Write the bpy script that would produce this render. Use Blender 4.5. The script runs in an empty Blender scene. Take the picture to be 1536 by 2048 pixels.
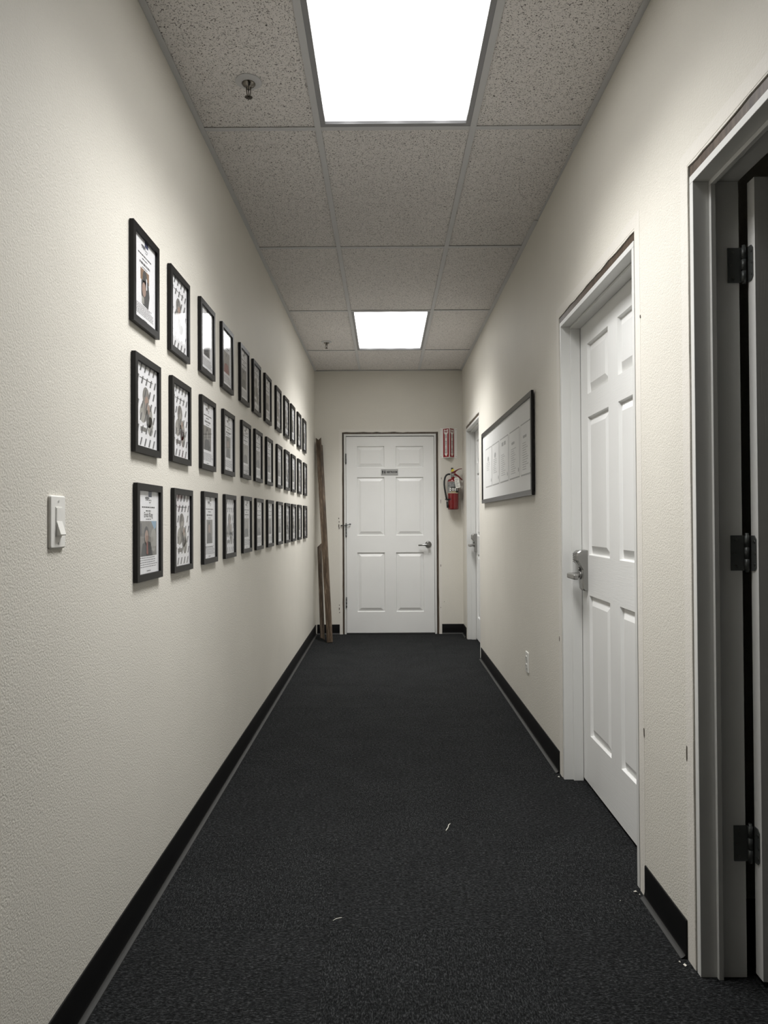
import bpy, bmesh, math, random
from mathutils import Vector, Matrix
from mathutils.geometry import tessellate_polygon

# ------------------------------------------------------------------ camera, world, exposure
scene = bpy.context.scene
col = scene.collection
random.seed(7)
F_PX, YAW, PITCH, ROLL = 1420.25, -0.00203, 0.01169, -0.00547
CAM_H = 1.1697
cy, sy, cp, sp, cr, sr = math.cos(YAW), math.sin(YAW), math.cos(PITCH), math.sin(PITCH), math.cos(ROLL), math.sin(ROLL)
fwd = Vector((sy*cp, cy*cp, sp)); r0 = Vector((cy, -sy, 0)); u0 = r0.cross(fwd)
rgt = cr*r0 + sr*u0; upv = -sr*r0 + cr*u0
cam_data = bpy.data.cameras.new('camera')
cam = bpy.data.objects.new('camera', cam_data); col.objects.link(cam)
M = Matrix((rgt, upv, -fwd)).transposed().to_4x4(); M.translation = (0, 0, CAM_H)
cam.matrix_world = M
cam_data.sensor_fit = 'VERTICAL'; cam_data.sensor_height = 34.6
cam_data.lens = 34.6 * F_PX / 2048.0
cam_data.clip_start = 0.02
scene.camera = cam

world = bpy.data.worlds.new('world'); scene.world = world; world.use_nodes = True
world.node_tree.nodes['Background'].inputs[0].default_value = (0, 0, 0, 1)
world.node_tree.nodes['Background'].inputs[1].default_value = 0.0
vs = scene.view_settings
vs.view_transform = 'Standard'; vs.look = 'None'; vs.gamma = 1.0; vs.use_curve_mapping = False
vs.exposure = 0.04
LAMP = 4.2                        # radiance of the fluorescent troffers' lenses, seen from any side
LAMP_DOWN = 26.0                  # watts each prismatic lens throws downwards in a cone
LAMP_SPREAD = 118.0

# ------------------------------------------------------------------ room dimensions (metres)
XL, XR, YB, ZC = -0.7243, 0.797, 7.311, 2.712
Y0 = -0.45                         # behind the camera the corridor opens into an unlit lobby
DRY = 0.013

# ------------------------------------------------------------------ material helpers
MATS = {}
def lin(c):
    return tuple(((v/12.92) if v <= 0.04045 else ((v+0.055)/1.055)**2.4) for v in c)
def mat(name, rgb, rough=0.5, metal=0.0, spec=0.5, srgb=True, coat=0.0):
    if name in MATS: return MATS[name]
    m = bpy.data.materials.new(name); m.use_nodes = True
    b = m.node_tree.nodes['Principled BSDF']
    c = lin([v/255 for v in rgb]) if srgb else rgb
    b.inputs['Base Color'].default_value = (*c, 1)
    b.inputs['Roughness'].default_value = rough
    b.inputs['Metallic'].default_value = metal
    b.inputs['Specular IOR Level'].default_value = spec
    if coat: b.inputs['Coat Weight'].default_value = coat
    MATS[name] = m
    return m
class NT:
    def __init__(s, m): s.m = m; s.t = m.node_tree; s.b = s.t.nodes.get('Principled BSDF')
    def n(s, kind, **kw):
        nd = s.t.nodes.new(kind)
        for k, v in kw.items():
            if k in nd.inputs: nd.inputs[k].default_value = v
            else: setattr(nd, k, v)
        return nd
    def l(s, a, b): s.t.links.new(a, b)
    def pos(s, scale=(1, 1, 1), rot=(0, 0, 0)):
        g = s.n('ShaderNodeNewGeometry'); mp = s.n('ShaderNodeMapping')
        mp.inputs['Scale'].default_value = scale; mp.inputs['Rotation'].default_value = rot
        s.l(g.outputs['Position'], mp.inputs['Vector']); return mp.outputs[0]
    def obj(s, scale=(1, 1, 1)):
        g = s.n('ShaderNodeTexCoord'); mp = s.n('ShaderNodeMapping')
        mp.inputs['Scale'].default_value = scale
        s.l(g.outputs['Object'], mp.inputs['Vector']); return mp.outputs[0]
    def noise(s, vec, scale, detail=2, rough=0.5, dist=0.0):
        nd = s.n('ShaderNodeTexNoise', Scale=scale, Detail=detail, Roughness=rough, Distortion=dist)
        s.l(vec, nd.inputs['Vector']); return nd.outputs[0]
    def ramp(s, fac, stops, interp='LINEAR'):
        r = s.n('ShaderNodeValToRGB'); r.color_ramp.interpolation = interp
        while len(r.color_ramp.elements) < len(stops): r.color_ramp.elements.new(0.5)
        for e, (p, c) in zip(r.color_ramp.elements, stops):
            e.position = p; e.color = (*c, 1) if len(c) == 3 else c
        s.l(fac, r.inputs[0]); return r.outputs[0]
    def bump(s, h, strength, dist, normal=None):
        b = s.n('ShaderNodeBump', Strength=strength, Distance=dist); s.l(h, b.inputs['Height'])
        if normal is not None: s.l(normal, b.inputs['Normal'])
        return b.outputs[0]
    def mix(s, fac, a, b, mode='MIX'):
        m = s.n('ShaderNodeMix', data_type='RGBA', blend_type=mode)
        for sock, v in ((m.inputs[0], fac), (m.inputs[6], a), (m.inputs[7], b)):
            if hasattr(v, 'is_linked') or isinstance(v, bpy.types.NodeSocket): s.l(v, sock)
            else: sock.default_value = v if not isinstance(v, tuple) else (*v, 1)
        return m.outputs[2]
    def base(s, sock): s.l(sock, s.b.inputs['Base Color'])
    def normal(s, sock): s.l(sock, s.b.inputs['Normal'])

WALL_RGB = (223, 219, 209)
def make_wall_mat():
    m = mat('wall_paint', WALL_RGB, 0.55, spec=0.35); t = NT(m); v = t.pos()
    c = lin([x/255 for x in WALL_RGB])
    n0 = t.noise(v, 2.2, 3); t.base(t.ramp(n0, [(0.3, tuple(x*0.95 for x in c)), (0.7, c)]))
    n1 = t.noise(v, 215, 2, 0.55); n2 = t.noise(v, 520, 1)
    b = t.bump(n1, 0.62, 0.0024); t.normal(t.bump(n2, 0.25, 0.0006, b))
    return m
def make_band_mat():
    m = mat('smooth_old_paint', (224, 220, 212), 0.55, spec=0.35); t = NT(m); v = t.pos()
    b = t.bump(t.noise(v, 215, 2, 0.55), 0.32, 0.0022); t.normal(t.bump(t.noise(v, 45, 3), 0.3, 0.002, b)); return m
def make_door_mat(name, horiz, rgb=(234, 234, 232)):
    m = mat(name, rgb, 0.38, spec=0.45); t = NT(m)
    v = t.obj((6, 6, 110) if horiz else (110, 6, 5))
    n = t.noise(v, 1.6, 4, 0.6, 0.9); n2 = t.noise(t.obj(), 3, 2)
    t.normal(t.bump(n, 0.30, 0.0016))
    c = lin([x/255 for x in rgb]); t.base(t.ramp(n2, [(0.3, tuple(x*0.96 for x in c)), (0.7, c)]))
    return m
def make_carpet(name, along_x):
    m = mat(name, (40, 41, 42), 0.95, spec=0.1); t = NT(m)
    v = t.pos((1.0, 0.42, 1) if not along_x else (0.42, 1.0, 1))
    n = t.noise(v, 250, 3, 0.75); n2 = t.noise(t.pos(), 700, 2, 0.7); n3 = t.noise(t.pos(), 5, 3)
    f = t.ramp(n, [(0.34, (0.003, 0.0032, 0.0033)), (0.50, (0.0125, 0.0132, 0.0136)), (0.66, (0.050, 0.052, 0.053))])
    f = t.mix(0.8, f, t.ramp(n2, [(0.35, (0.45, 0.45, 0.45)), (0.65, (1.6, 1.6, 1.6))]), 'MULTIPLY')
    n5 = t.noise(v, 95, 3, 0.8)
    f = t.mix(1.0, f, t.ramp(n5, [(0.36, (0.55, 0.55, 0.55)), (0.64, (1.5, 1.5, 1.5))]), 'MULTIPLY')
    f = t.mix(1.0, f, t.ramp(n3, [(0.35, (0.88, 0.88, 0.88)), (0.65, (1.06, 1.06, 1.06))]), 'MULTIPLY')
    t.base(f); t.normal(t.bump(n, 0.9, 0.005)); return m
def make_tile_mat():
    m = mat('fissured_mineral_board', (196, 192, 186), 0.9, spec=0.15); t = NT(m)
    v = t.pos((1, 1, 0)); 
    n1 = t.noise(v, 175, 1.5, 0.5, 0.9); n2 = t.noise(v, 110, 2.5, 0.6, 2.2); n4 = t.noise(v, 1.6, 2)
    h1 = t.ramp(n1, [(0.335, (0, 0, 0)), (0.37, (1, 1, 1))]); h2 = t.ramp(n2, [(0.355, (0, 0, 0)), (0.385, (1, 1, 1))])
    hh = t.mix(1.0, h1, h2, 'MULTIPLY')
    c = lin([x/255 for x in (235, 231, 228)])
    base = t.ramp(n4, [(0.3, tuple(x*0.95 for x in c)), (0.7, c)])
    t.base(t.mix(hh, lin((0.40, 0.385, 0.375)), base))
    t.normal(t.bump(hh, 0.7, 0.0025, t.bump(t.noise(v, 260, 2), 0.25, 0.001))); return m
def make_wood_mat(name, dark, mid, light):
    m = mat(name, (90, 66, 45), 0.42, spec=0.4); t = NT(m)
    n = t.noise(t.obj((26, 26, 2.2)), 1.7, 5, 0.62, 1.4); n2 = t.noise(t.obj((60, 60, 14)), 1.4, 3)
    f = t.ramp(n, [(0.28, dark), (0.5, mid), (0.74, light)])
    t.base(t.mix(0.5, f, t.ramp(n2, [(0.35, (0.45, 0.42, 0.4)), (0.62, (1.15, 1.12, 1.1))]), 'MULTIPLY'))
    t.normal(t.bump(n2, 0.2, 0.001)); return m
def make_lamp_mat():
    m = bpy.data.materials.new('lit_acrylic_lens'); m.use_nodes = True; nt = m.node_tree
    nt.nodes.clear(); t = NT.__new__(NT); t.m = m; t.t = nt; t.b = None
    out = t.n('ShaderNodeOutputMaterial'); em = t.n('ShaderNodeEmission')
    em.inputs[0].default_value = (1.0, 0.995, 0.98, 1)
    # three tubes behind the lens: it glows a little less past their ends
    tc = t.n('ShaderNodeTexCoord'); sx = t.n('ShaderNodeSeparateXYZ'); t.l(tc.outputs['Object'], sx.inputs[0])
    def mth(op, a, b=None):
        nd = t.n('ShaderNodeMath', operation=op)
        for i, v in enumerate((a, b)):
            if v is None: continue
            if isinstance(v, bpy.types.NodeSocket): t.l(v, nd.inputs[i])
            else: nd.inputs[i].default_value = v
        return nd.outputs[0]
    ay = mth('ABSOLUTE', sx.outputs[1])
    wav = mth('MULTIPLY', mth('COSINE', mth('MULTIPLY', sx.outputs[0], 2*math.pi/0.18)), 0.02)
    e = mth('DIVIDE', mth('SUBTRACT', mth('ADD', wav, 0.57), ay), 0.06)
    e = mth('MINIMUM', mth('MAXIMUM', e, 0.0), 1.0)
    strength = mth('MULTIPLY', mth('ADD', mth('MULTIPLY', e, 0.72), 0.28), LAMP)
    t.l(strength, em.inputs[1]); t.l(em.outputs[0], out.inputs[0]); return m
def make_glass_mat():
    m = bpy.data.materials.new('picture_glass'); m.use_nodes = True; nt = m.node_tree; nt.nodes.clear()
    out = nt.nodes.new('ShaderNodeOutputMaterial'); mx = nt.nodes.new('ShaderNodeMixShader')
    tr = nt.nodes.new('ShaderNodeBsdfTransparent'); gl = nt.nodes.new('ShaderNodeBsdfGlossy'); fr = nt.nodes.new('ShaderNodeFresnel')
    gl.inputs['Roughness'].default_value = 0.012; fr.inputs[0].default_value = 1.5
    # thin pane: same reflectance from both of its sides
    ge = nt.nodes.new('ShaderNodeNewGeometry'); ma = nt.nodes.new('ShaderNodeMath'); ma.operation = 'MULTIPLY_ADD'
    ma.inputs[1].default_value = 1/1.5-1.5; ma.inputs[2].default_value = 1.5
    nt.links.new(ge.outputs['Backfacing'], ma.inputs[0]); nt.links.new(ma.outputs[0], fr.inputs[0])
    nt.links.new(fr.outputs[0], mx.inputs[0]); nt.links.new(tr.outputs[0], mx.inputs[1]); nt.links.new(gl.outputs[0], mx.inputs[2])
    nt.links.new(mx.outputs[0], out.inputs[0]); return m

m_wall = make_wall_mat(); m_band = make_band_mat()
m_doorh = make_door_mat('white_door_rail_grain', True); m_doorv = make_door_mat('white_door_stile_grain', False)
m_jamb = make_door_mat('white_jamb_paint', False, (220, 220, 217))
m_carpx = make_carpet('charcoal_carpet_a', True); m_carpy = make_carpet('charcoal_carpet_b', False)
m_tile = make_tile_mat()
m_grid = mat('ceiling_grid_enamel', (205, 205, 206), 0.5, spec=0.4)
m_troffer = mat('troffer_grey_enamel', (150, 150, 152), 0.4, spec=0.5)
m_rubber = mat('black_rubber_base', (9, 9, 10), 0.5, spec=0.22)
m_toe = mat('lit_tone_rubber_toe', (50, 50, 49), 0.55, spec=0.4)  # paler than the base: overhead light on the up-facing toe painted into the grey
m_stud = make_wood_mat('rough_brown_stud', (0.05, 0.035, 0.025), (0.09, 0.066, 0.048), (0.14, 0.105, 0.08))
m_trim = make_wood_mat('dark_walnut_trim', (0.030, 0.020, 0.012), (0.092, 0.064, 0.041), (0.29, 0.225, 0.165))
m_lamp = make_lamp_mat(); m_glass = make_glass_mat()
m_black = mat('black_frame_lacquer', (14, 13, 13), 0.40, spec=0.30)
m_boardframe = mat('dark_grey_anodised', (70, 70, 70), 0.32, metal=0.6)
m_backing = mat('fibre_backing', (24, 23, 22), 0.8)
m_paper = mat('white_paper', (236, 236, 238), 0.6, spec=0.3)
m_paperb = mat('board_paper', (226, 226, 224), 0.6, spec=0.3)
m_ink = mat('black_ink', (30, 30, 32), 0.6)
m_greyink = mat('grey_ink', (92, 92, 95), 0.6)
m_lightink = mat('pale_grey_ink', (170, 170, 169), 0.6)
m_navy = mat('navy_print', (38, 48, 84), 0.6)
m_sky = mat('light_blue_print', (140, 168, 190), 0.6)
m_tan = mat('tan_print', (138, 112, 90), 0.6)
m_skin = mat('skin_print', (160, 136, 124), 0.6)
m_phgrey = mat('photo_grey', (128, 126, 122), 0.6)
m_phdark = mat('photo_dark', (70, 71, 72), 0.6)
m_phmid = mat('photo_mid', (158, 156, 150), 0.6)
m_redprint = mat('rose_print', (150, 104, 98), 0.6)
m_nickel = mat('satin_nickel', (150, 149, 146), 0.28, metal=1.0)
m_lockmetal = mat('dull_lock_metal', (158, 157, 154), 0.36, metal=0.8)
m_hinge = mat('dark_steel_hinge', (92, 95, 94), 0.45, metal=0.45)
m_screw = mat('screw_steel', (120, 120, 118), 0.35, metal=0.9)
m_plastic = mat('white_switch_plastic', (232, 231, 226), 0.3, spec=0.5)
m_darkslot = mat('dark_slot', (30, 30, 30), 0.6)
m_red = mat('extinguisher_red', (110, 9, 15), 0.25, spec=0.6, coat=0.4)
m_darkred = mat('dark_red_handle', (96, 18, 20), 0.35)
m_signred = mat('sign_red', (140, 18, 28), 0.4)
m_signwhite = mat('sign_white', (238, 236, 232), 0.4)
m_hose = mat('black_hose', (14, 14, 14), 0.5)
m_label = mat('silver_label', (150, 150, 148), 0.4, metal=0.3)
m_labeldark = mat('dark_label', (34, 40, 34), 0.5)
m_cream = mat('cream_print', (214, 196, 160), 0.5)
m_yellow = mat('yellow_tag', (214, 196, 70), 0.5)
m_tag = mat('tag_card', (222, 220, 212), 0.6)
m_brass = mat('chrome_sprinkler', (120, 116, 110), 0.25, metal=1.0)
m_plate = mat('brushed_sign_plate', (176, 176, 174), 0.38, metal=0.5)
m_chip = mat('exposed_dark_gypsum', (70, 62, 52), 0.9)
m_crumb = mat('white_plaster', (220, 216, 206), 0.9)
m_plenum = mat('plenum_dark', (60, 58, 56), 0.9)

# ------------------------------------------------------------------ mesh helpers
class MB:
    def __init__(s): s.v = []; s.f = []; s.m = []; s.sm = []
    def poly(s, pts, mi=0, smooth=False):
        i = len(s.v); s.v += [tuple(p) for p in pts]; s.f.append(tuple(range(i, i+len(pts)))); s.m.append(mi); s.sm.append(smooth)
    def faces(s, verts, faces, mi=0, smooth=False):
        i = len(s.v); s.v += [tuple(p) for p in verts]
        for f in faces: s.f.append(tuple(i+k for k in f)); s.m.append(mi); s.sm.append(smooth)
    def box(s, x0, x1, y0, y1, z0, z1, mi=0):
        v = [(x0,y0,z0),(x1,y0,z0),(x1,y1,z0),(x0,y1,z0),(x0,y0,z1),(x1,y0,z1),(x1,y1,z1),(x0,y1,z1)]
        s.faces(v, [(0,3,2,1),(4,5,6,7),(0,1,5,4),(1,2,6,5),(2,3,7,6),(3,0,4,7)], mi)
    def rbox(s, x0, x1, y0, y1, z0, z1, c, mi=0):
        # box with its outline (x,z) corners rounded by c and its front (low y) edge chamfered
        def ring(ins, y):
            pts = []
            for cx, cz, a0 in ((x1-c, z1-c, 0), (x0+c, z1-c, 90), (x0+c, z0+c, 180), (x1-c, z0+c, 270)):
                for k in range(4):
                    a = math.radians(a0+30*k); r = max(c-ins, 0.0001)
                    pts.append((cx+r*math.cos(a), y, cz+r*math.sin(a)))
            return pts
        ch = min(c*0.8, (y1-y0)*0.5)
        rs = [ring(0, y1), ring(0, y0+ch), ring(ch*0.35, y0+ch*0.3), ring(ch, y0)]
        n = len(rs[0]); vv = [p for r in rs for p in r]; ff = []
        for k in range(3):
            for j in range(n): ff.append((k*n+j, (k+1)*n+j, (k+1)*n+(j+1) % n, k*n+(j+1) % n)[::-1])
        ff.append(tuple(range(3*n, 4*n))[::-1]); ff.append(tuple(range(n)))
        s.faces(vv, ff, mi)
    def prism(s, outline, fn, d0, d1, mi=0):
        # outline 2-D (a,b); fn(a,b,d) -> xyz
        n = len(outline); v = [fn(a, b, d0) for a, b in outline] + [fn(a, b, d1) for a, b in outline]
        f = [tuple(range(n))[::-1], tuple(range(n, 2*n))] + [(i, (i+1) % n, n+(i+1) % n, n+i) for i in range(n)]
        s.faces(v, f, mi)
    def cyl(s, p0, p1, r0, r1=None, n=16, mi=0, cap=True, smooth=True):
        r1 = r0 if r1 is None else r1
        p0 = Vector(p0); p1 = Vector(p1); d = (p1-p0).normalized()
        a = d.orthogonal().normalized(); b = d.cross(a)
        v = []
        for p, r in ((p0, r0), (p1, r1)):
            for k in range(n):
                t = 2*math.pi*k/n; v.append(p+r*(math.cos(t)*a+math.sin(t)*b))
        i = len(s.v); s.v += [tuple(q) for q in v]
        for k in range(n):
            s.f.append((i+k, i+(k+1) % n, i+n+(k+1) % n, i+n+k)); s.m.append(mi); s.sm.append(smooth)
        if cap:
            s.f.append(tuple(i+k for k in range(n))[::-1]); s.m.append(mi); s.sm.append(False)
            s.f.append(tuple(i+n+k for k in range(n))); s.m.append(mi); s.sm.append(False)
    def tube(s, pts, r, n=10, mi=0):
        # bent round bar through the points, rings shared
        P = [Vector(p) for p in pts]; rr = r if isinstance(r, (list, tuple)) else [r]*len(P)
        rings = []; ref = None
        for k, p in enumerate(P):
            d = ((P[min(k+1, len(P)-1)]-P[max(k-1, 0)])).normalized()
            a = d.orthogonal().normalized() if ref is None else (ref - d*ref.dot(d)).normalized()
            ref = a; b = d.cross(a)
            rings.append([tuple(p+rr[k]*(math.cos(2*math.pi*j/n)*a+math.sin(2*math.pi*j/n)*b)) for j in range(n)])
        i = len(s.v); s.v += [q for r_ in rings for q in r_]
        for k in range(len(P)-1):
            for j in range(n):
                s.f.append((i+k*n+j, i+k*n+(j+1) % n, i+(k+1)*n+(j+1) % n, i+(k+1)*n+j)); s.m.append(mi); s.sm.append(True)
        s.f.append(tuple(i+j for j in range(n))[::-1]); s.m.append(mi); s.sm.append(False)
        s.f.append(tuple(i+(len(P)-1)*n+j for j in range(n))); s.m.append(mi); s.sm.append(False)
    def lathe(s, prof, c=(0, 0), n=28, mi=0):
        # prof: (r, z) from bottom to top, around vertical axis at c
        i = len(s.v)
        for r, z in prof:
            for k in range(n):
                t = 2*math.pi*k/n; s.v.append((c[0]+r*math.cos(t), c[1]+r*math.sin(t), z))
        for q in range(len(prof)-1):
            for k in range(n):
                s.f.append((i+q*n+k, i+q*n+(k+1) % n, i+(q+1)*n+(k+1) % n, i+(q+1)*n+k)); s.m.append(mi); s.sm.append(True)
    def build(s, name, mats, parent=None, bevel=0.0, loc=None, rot=None, seg=2, fix=True):
        me = bpy.data.meshes.new(name); me.from_pydata(s.v, [], s.f)
        for mm in (mats if isinstance(mats, (list, tuple)) else [mats]): me.materials.append(mm)
        for p, k, q in zip(me.polygons, s.m, s.sm): p.material_index = k; p.use_smooth = q
        if fix:
            bm = bmesh.new(); bm.from_mesh(me); bmesh.ops.recalc_face_normals(bm, faces=bm.faces[:]); bm.to_mesh(me); bm.free()
        me.update()
        o = bpy.data.objects.new(name, me); col.objects.link(o)
        if parent is not None: o.parent = parent
        if loc is not None: o.location = loc
        if rot is not None: o.rotation_euler = rot
        if bevel:
            b = o.modifiers.new('bevel', 'BEVEL'); b.width = bevel; b.segments = seg; b.limit_method = 'ANGLE'; b.angle_limit = math.radians(40)
        return o
def tag(o, label=None, cat=None, group=None, kind=None):
    if label: o['label'] = label
    if cat: o['category'] = cat
    if group: o['group'] = group
    if kind: o['kind'] = kind
    return o
def empty(name, loc, rz=0.0):
    o = bpy.data.objects.new(name, None); o.empty_display_size = 0.05; col.objects.link(o)
    o.location = loc; o.rotation_euler = (0, 0, rz); return o
RW, LW, BW = -math.pi/2, math.pi/2, 0.0         # turns for things on the right, left and back wall (their front is local -y)

_txt = {}
def text2d(body, size, bold=0.0):
    key = (body, size, bold)
    if key in _txt: return _txt[key]
    cu = bpy.data.curves.new('lettering', 'FONT'); cu.body = body; cu.size = size; cu.align_x = 'CENTER'; cu.align_y = 'CENTER'; cu.resolution_u = 3; cu.offset = bold
    ob = bpy.data.objects.new('lettering', cu); col.objects.link(ob)
    bpy.context.view_layer.update()
    me = bpy.data.meshes.new_from_object(ob.evaluated_get(bpy.context.evaluated_depsgraph_get()))
    res = ([(v.co.x, v.co.y) for v in me.vertices], [tuple(p.vertices) for p in me.polygons])
    bpy.data.objects.remove(ob); bpy.data.curves.remove(cu); bpy.data.meshes.remove(me)
    _txt[key] = res; return res
def put_text(mb, body, size, cx, cz, y, mi, sx=1.0, bold=0.0):
    v, f = text2d(body, size, bold)
    mb.faces([(cx+a*sx, y, cz+b) for a, b in v], f, mi)
def ellipse(cx, cz, rx, rz, y, n=14, tilt=0.0):
    out = []
    for k in range(n):
        t = 2*math.pi*k/n; a = rx*math.cos(t); b = rz*math.sin(t)
        out.append((cx+a*math.cos(tilt)-b*math.sin(tilt), y, cz+a*math.sin(tilt)+b*math.cos(tilt)))
    return out
def rect(x0, x1, z0, z1, y): return [(x0, y, z0), (x1, y, z0), (x1, y, z1), (x0, y, z1)]

# ------------------------------------------------------------------ walls with openings
def wall(name, u0, u1, openings, place, label, ztop=2.76, thick=DRY, seed=1):
    """openings: (ua, ub, top) cut to the floor with ragged edges; place(u, z, d) -> xyz, d depth into the wall"""
    rnd = random.Random(seed)
    pts = [(u0, -0.02)]
    for ua, ub, top in openings:
        n = 26
        pts.append((ua, -0.02))
        for k in range(1, n): pts.append((ua-abs(rnd.gauss(0, 0.0011)), top*k/n))
        nt = 22
        for k in range(nt+1):
            pts.append((ua+(ub-ua)*k/nt, top+rnd.gauss(0, 0.0018)))
        for k in range(n-1, 0, -1): pts.append((ub+abs(rnd.gauss(0, 0.0011)), top*k/n))
        pts.append((ub, -0.02))
    pts += [(u1, -0.02), (u1, ztop), (u0, ztop)]
    bm = bmesh.new()
    vs0 = [bm.verts.new(place(u, z, 0)) for u, z in pts]; vs1 = [bm.verts.new(place(u, z, thick)) for u, z in pts]
    n = len(pts)
    for a, b, c in tessellate_polygon([[Vector((u, z, 0)) for u, z in pts]]):
        bm.faces.new((vs0[a], vs0[b], vs0[c])); bm.faces.new((vs1[c], vs1[b], vs1[a]))
    for i in range(n): bm.faces.new((vs0[i], vs1[i], vs1[(i+1) % n], vs0[(i+1) % n]))
    bmesh.ops.recalc_face_normals(bm, faces=bm.faces[:])
    me = bpy.data.meshes.new(name); bm.to_mesh(me); bm.free(); me.materials.append(m_wall)
    o = bpy.data.objects.new(name, me); col.objects.link(o); tag(o, label, 'wall', kind='structure'); return o

pl_right = lambda u, z, d: (XR+d, u, z)
pl_back = lambda u, z, d: (u, YB+d, z)
pl_left = lambda u, z, d: (XL-d, u, z)
# openings in the drywall (ragged cut), jambs stand inside them
OP2 = (2.253, 3.236, 2.089); OPF = (6.008, 6.990, 2.085); OP3 = (0.872, 1.852, 2.090)
OPB = (-0.4435, 0.546, 2.078)
w_left = wall('wall_left', Y0, YB, [], pl_left, 'long cream orange-peel wall carrying the rows of black picture frames')
w_right = wall('wall_right', Y0, YB, [OP3, OP2, OPF], pl_right, 'cream orange-peel wall pierced by three doorways', seed=3)
w_back = wall('wall_back', XL-DRY, XR+DRY, [OPB], pl_back, 'cream end wall around the restroom door', seed=5)
for nm, a, lab in (('wall_front', (-3.05, 3.25, -4.55, -4.5, -0.005, 2.76), 'far wall of the unlit lobby facing the corridor'), ('wall_lobby_left', (-3.05, -3.0, -4.5, Y0, -0.005, 2.76), 'left wall of the unlit lobby'), ('wall_lobby_right', (3.2, 3.25, -4.5, -0.66, -0.005, 2.76), 'right wall of the unlit lobby'), ('wall_lobby_return_left', (-3.0, XL-DRY-0.0005, Y0-0.012, Y0, -0.005, 2.76), 'lobby wall returning beside the picture wall'), ('wall_lobby_return_right', (XR+DRY+0.0005, 0.9, Y0-0.012, Y0, -0.005, 2.76), 'lobby wall returning beside the open doorway wall')):
    m_ = MB(); m_.box(*a); tag(m_.build(nm, m_wall), lab, 'wall', kind='structure')
# rough framing seen in the gaps round the jambs
def framing(parent, ua, ub, top, jo, place):
    mb = MB()
    def bx(a0, a1, z0, z1, nm):
        m_ = MB(); m_.prism([(a0, z0), (a1, z0), (a1, z1), (a0, z1)], place, DRY+0.0006, 0.100); m_.build(nm, m_stud, parent)
    bx(jo[0]-0.042, jo[0]-0.0035, 0.0, 2.0615, 'framing_stud'); bx(jo[1]+0.0035, jo[1]+0.042, 0.0, 2.0615, 'framing_stud')
    bx(jo[0]-0.003, jo[1]+0.003, 2.092, 2.15, 'framing_header')
    m_ = MB(); m_.prism([(ua+0.004, 2.0625), (ub-0.004, 2.0625), (ub-0.004, top-0.001), (ua+0.004, top-0.001)], place, 0.0035, 0.100); m_.build('framing_header', m_stud, parent)
framing(w_right, OP2[0], OP2[1], OP2[2], (2.262, 3.225), pl_right)
framing(w_right, OPF[0], OPF[1], OPF[2], (6.018, 6.981), pl_right)
framing(w_right, OP3[0], OP3[1], OP3[2], (0.882, 1.845), pl_right)
framing(w_back, OPB[0], OPB[1], OPB[2], (-0.4255, 0.5245), pl_back)
# smoother paint left where the door casings used to be
def bands(parent, ua, ub, top, place, w=0.046, zb=0.0):
    th = 0.0006
    for a0, a1, z0, z1 in ((ua-w, ua-0.003, zb, top+w), (ub+0.003, ub+w, zb, top+w), (ua-0.003, ub+0.003, top+0.006, top+w)):
        m_ = MB(); m_.prism([(a0, z0), (a1, z0), (a1, z1), (a0, z1)], place, -th, -0.00005); m_.build('paint_band', m_band, parent)
bands(w_right, *OP2, pl_right); bands(w_right, *OPF, pl_right); bands(w_right, *OP3, pl_right); bands(w_back, *OPB, pl_back, w=0.030)
# chipped paint beside the restroom door
rnd = random.Random(11)
def chip(u, z, w, h, place, parent):
    o_ = [(u+w*0.5*math.cos(a)*(0.6+0.5*rnd.random()), z+h*0.5*math.sin(a)*(0.7+0.4*rnd.random())) for a in [k*math.pi/4 for k in range(8)]]
    m_ = MB(); m_.prism(o_, place, -0.0016, -0.0006); m_.build('paint_chip', m_chip, parent)
for z, h in ((1.191, 0.018), (1.158, 0.026), (1.116, 0.05), (1.09, 0.03), (0.30, 0.014), (0.262, 0.035), (0.225, 0.016)):
    chip(-0.479+rnd.gauss(0, 0.002), z, 0.009, h, pl_back, w_back)
for u, z, h in ((0.563, 0.27, 0.014), (0.578, 1.60, 0.03), (0.60, 0.33, 0.01), (0.566, 0.70, 0.03), (0.57, 1.36, 0.05)):
    chip(u, z, 0.006, h, pl_back, w_back)
for u, z, h in ((2.204, 1.80, 0.012), (2.206, 0.51, 0.03), (3.272, 0.62, 0.03), (1.893, 0.55, 0.05)):
    chip(u, z, 0.008, h, pl_right, w_right)

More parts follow.
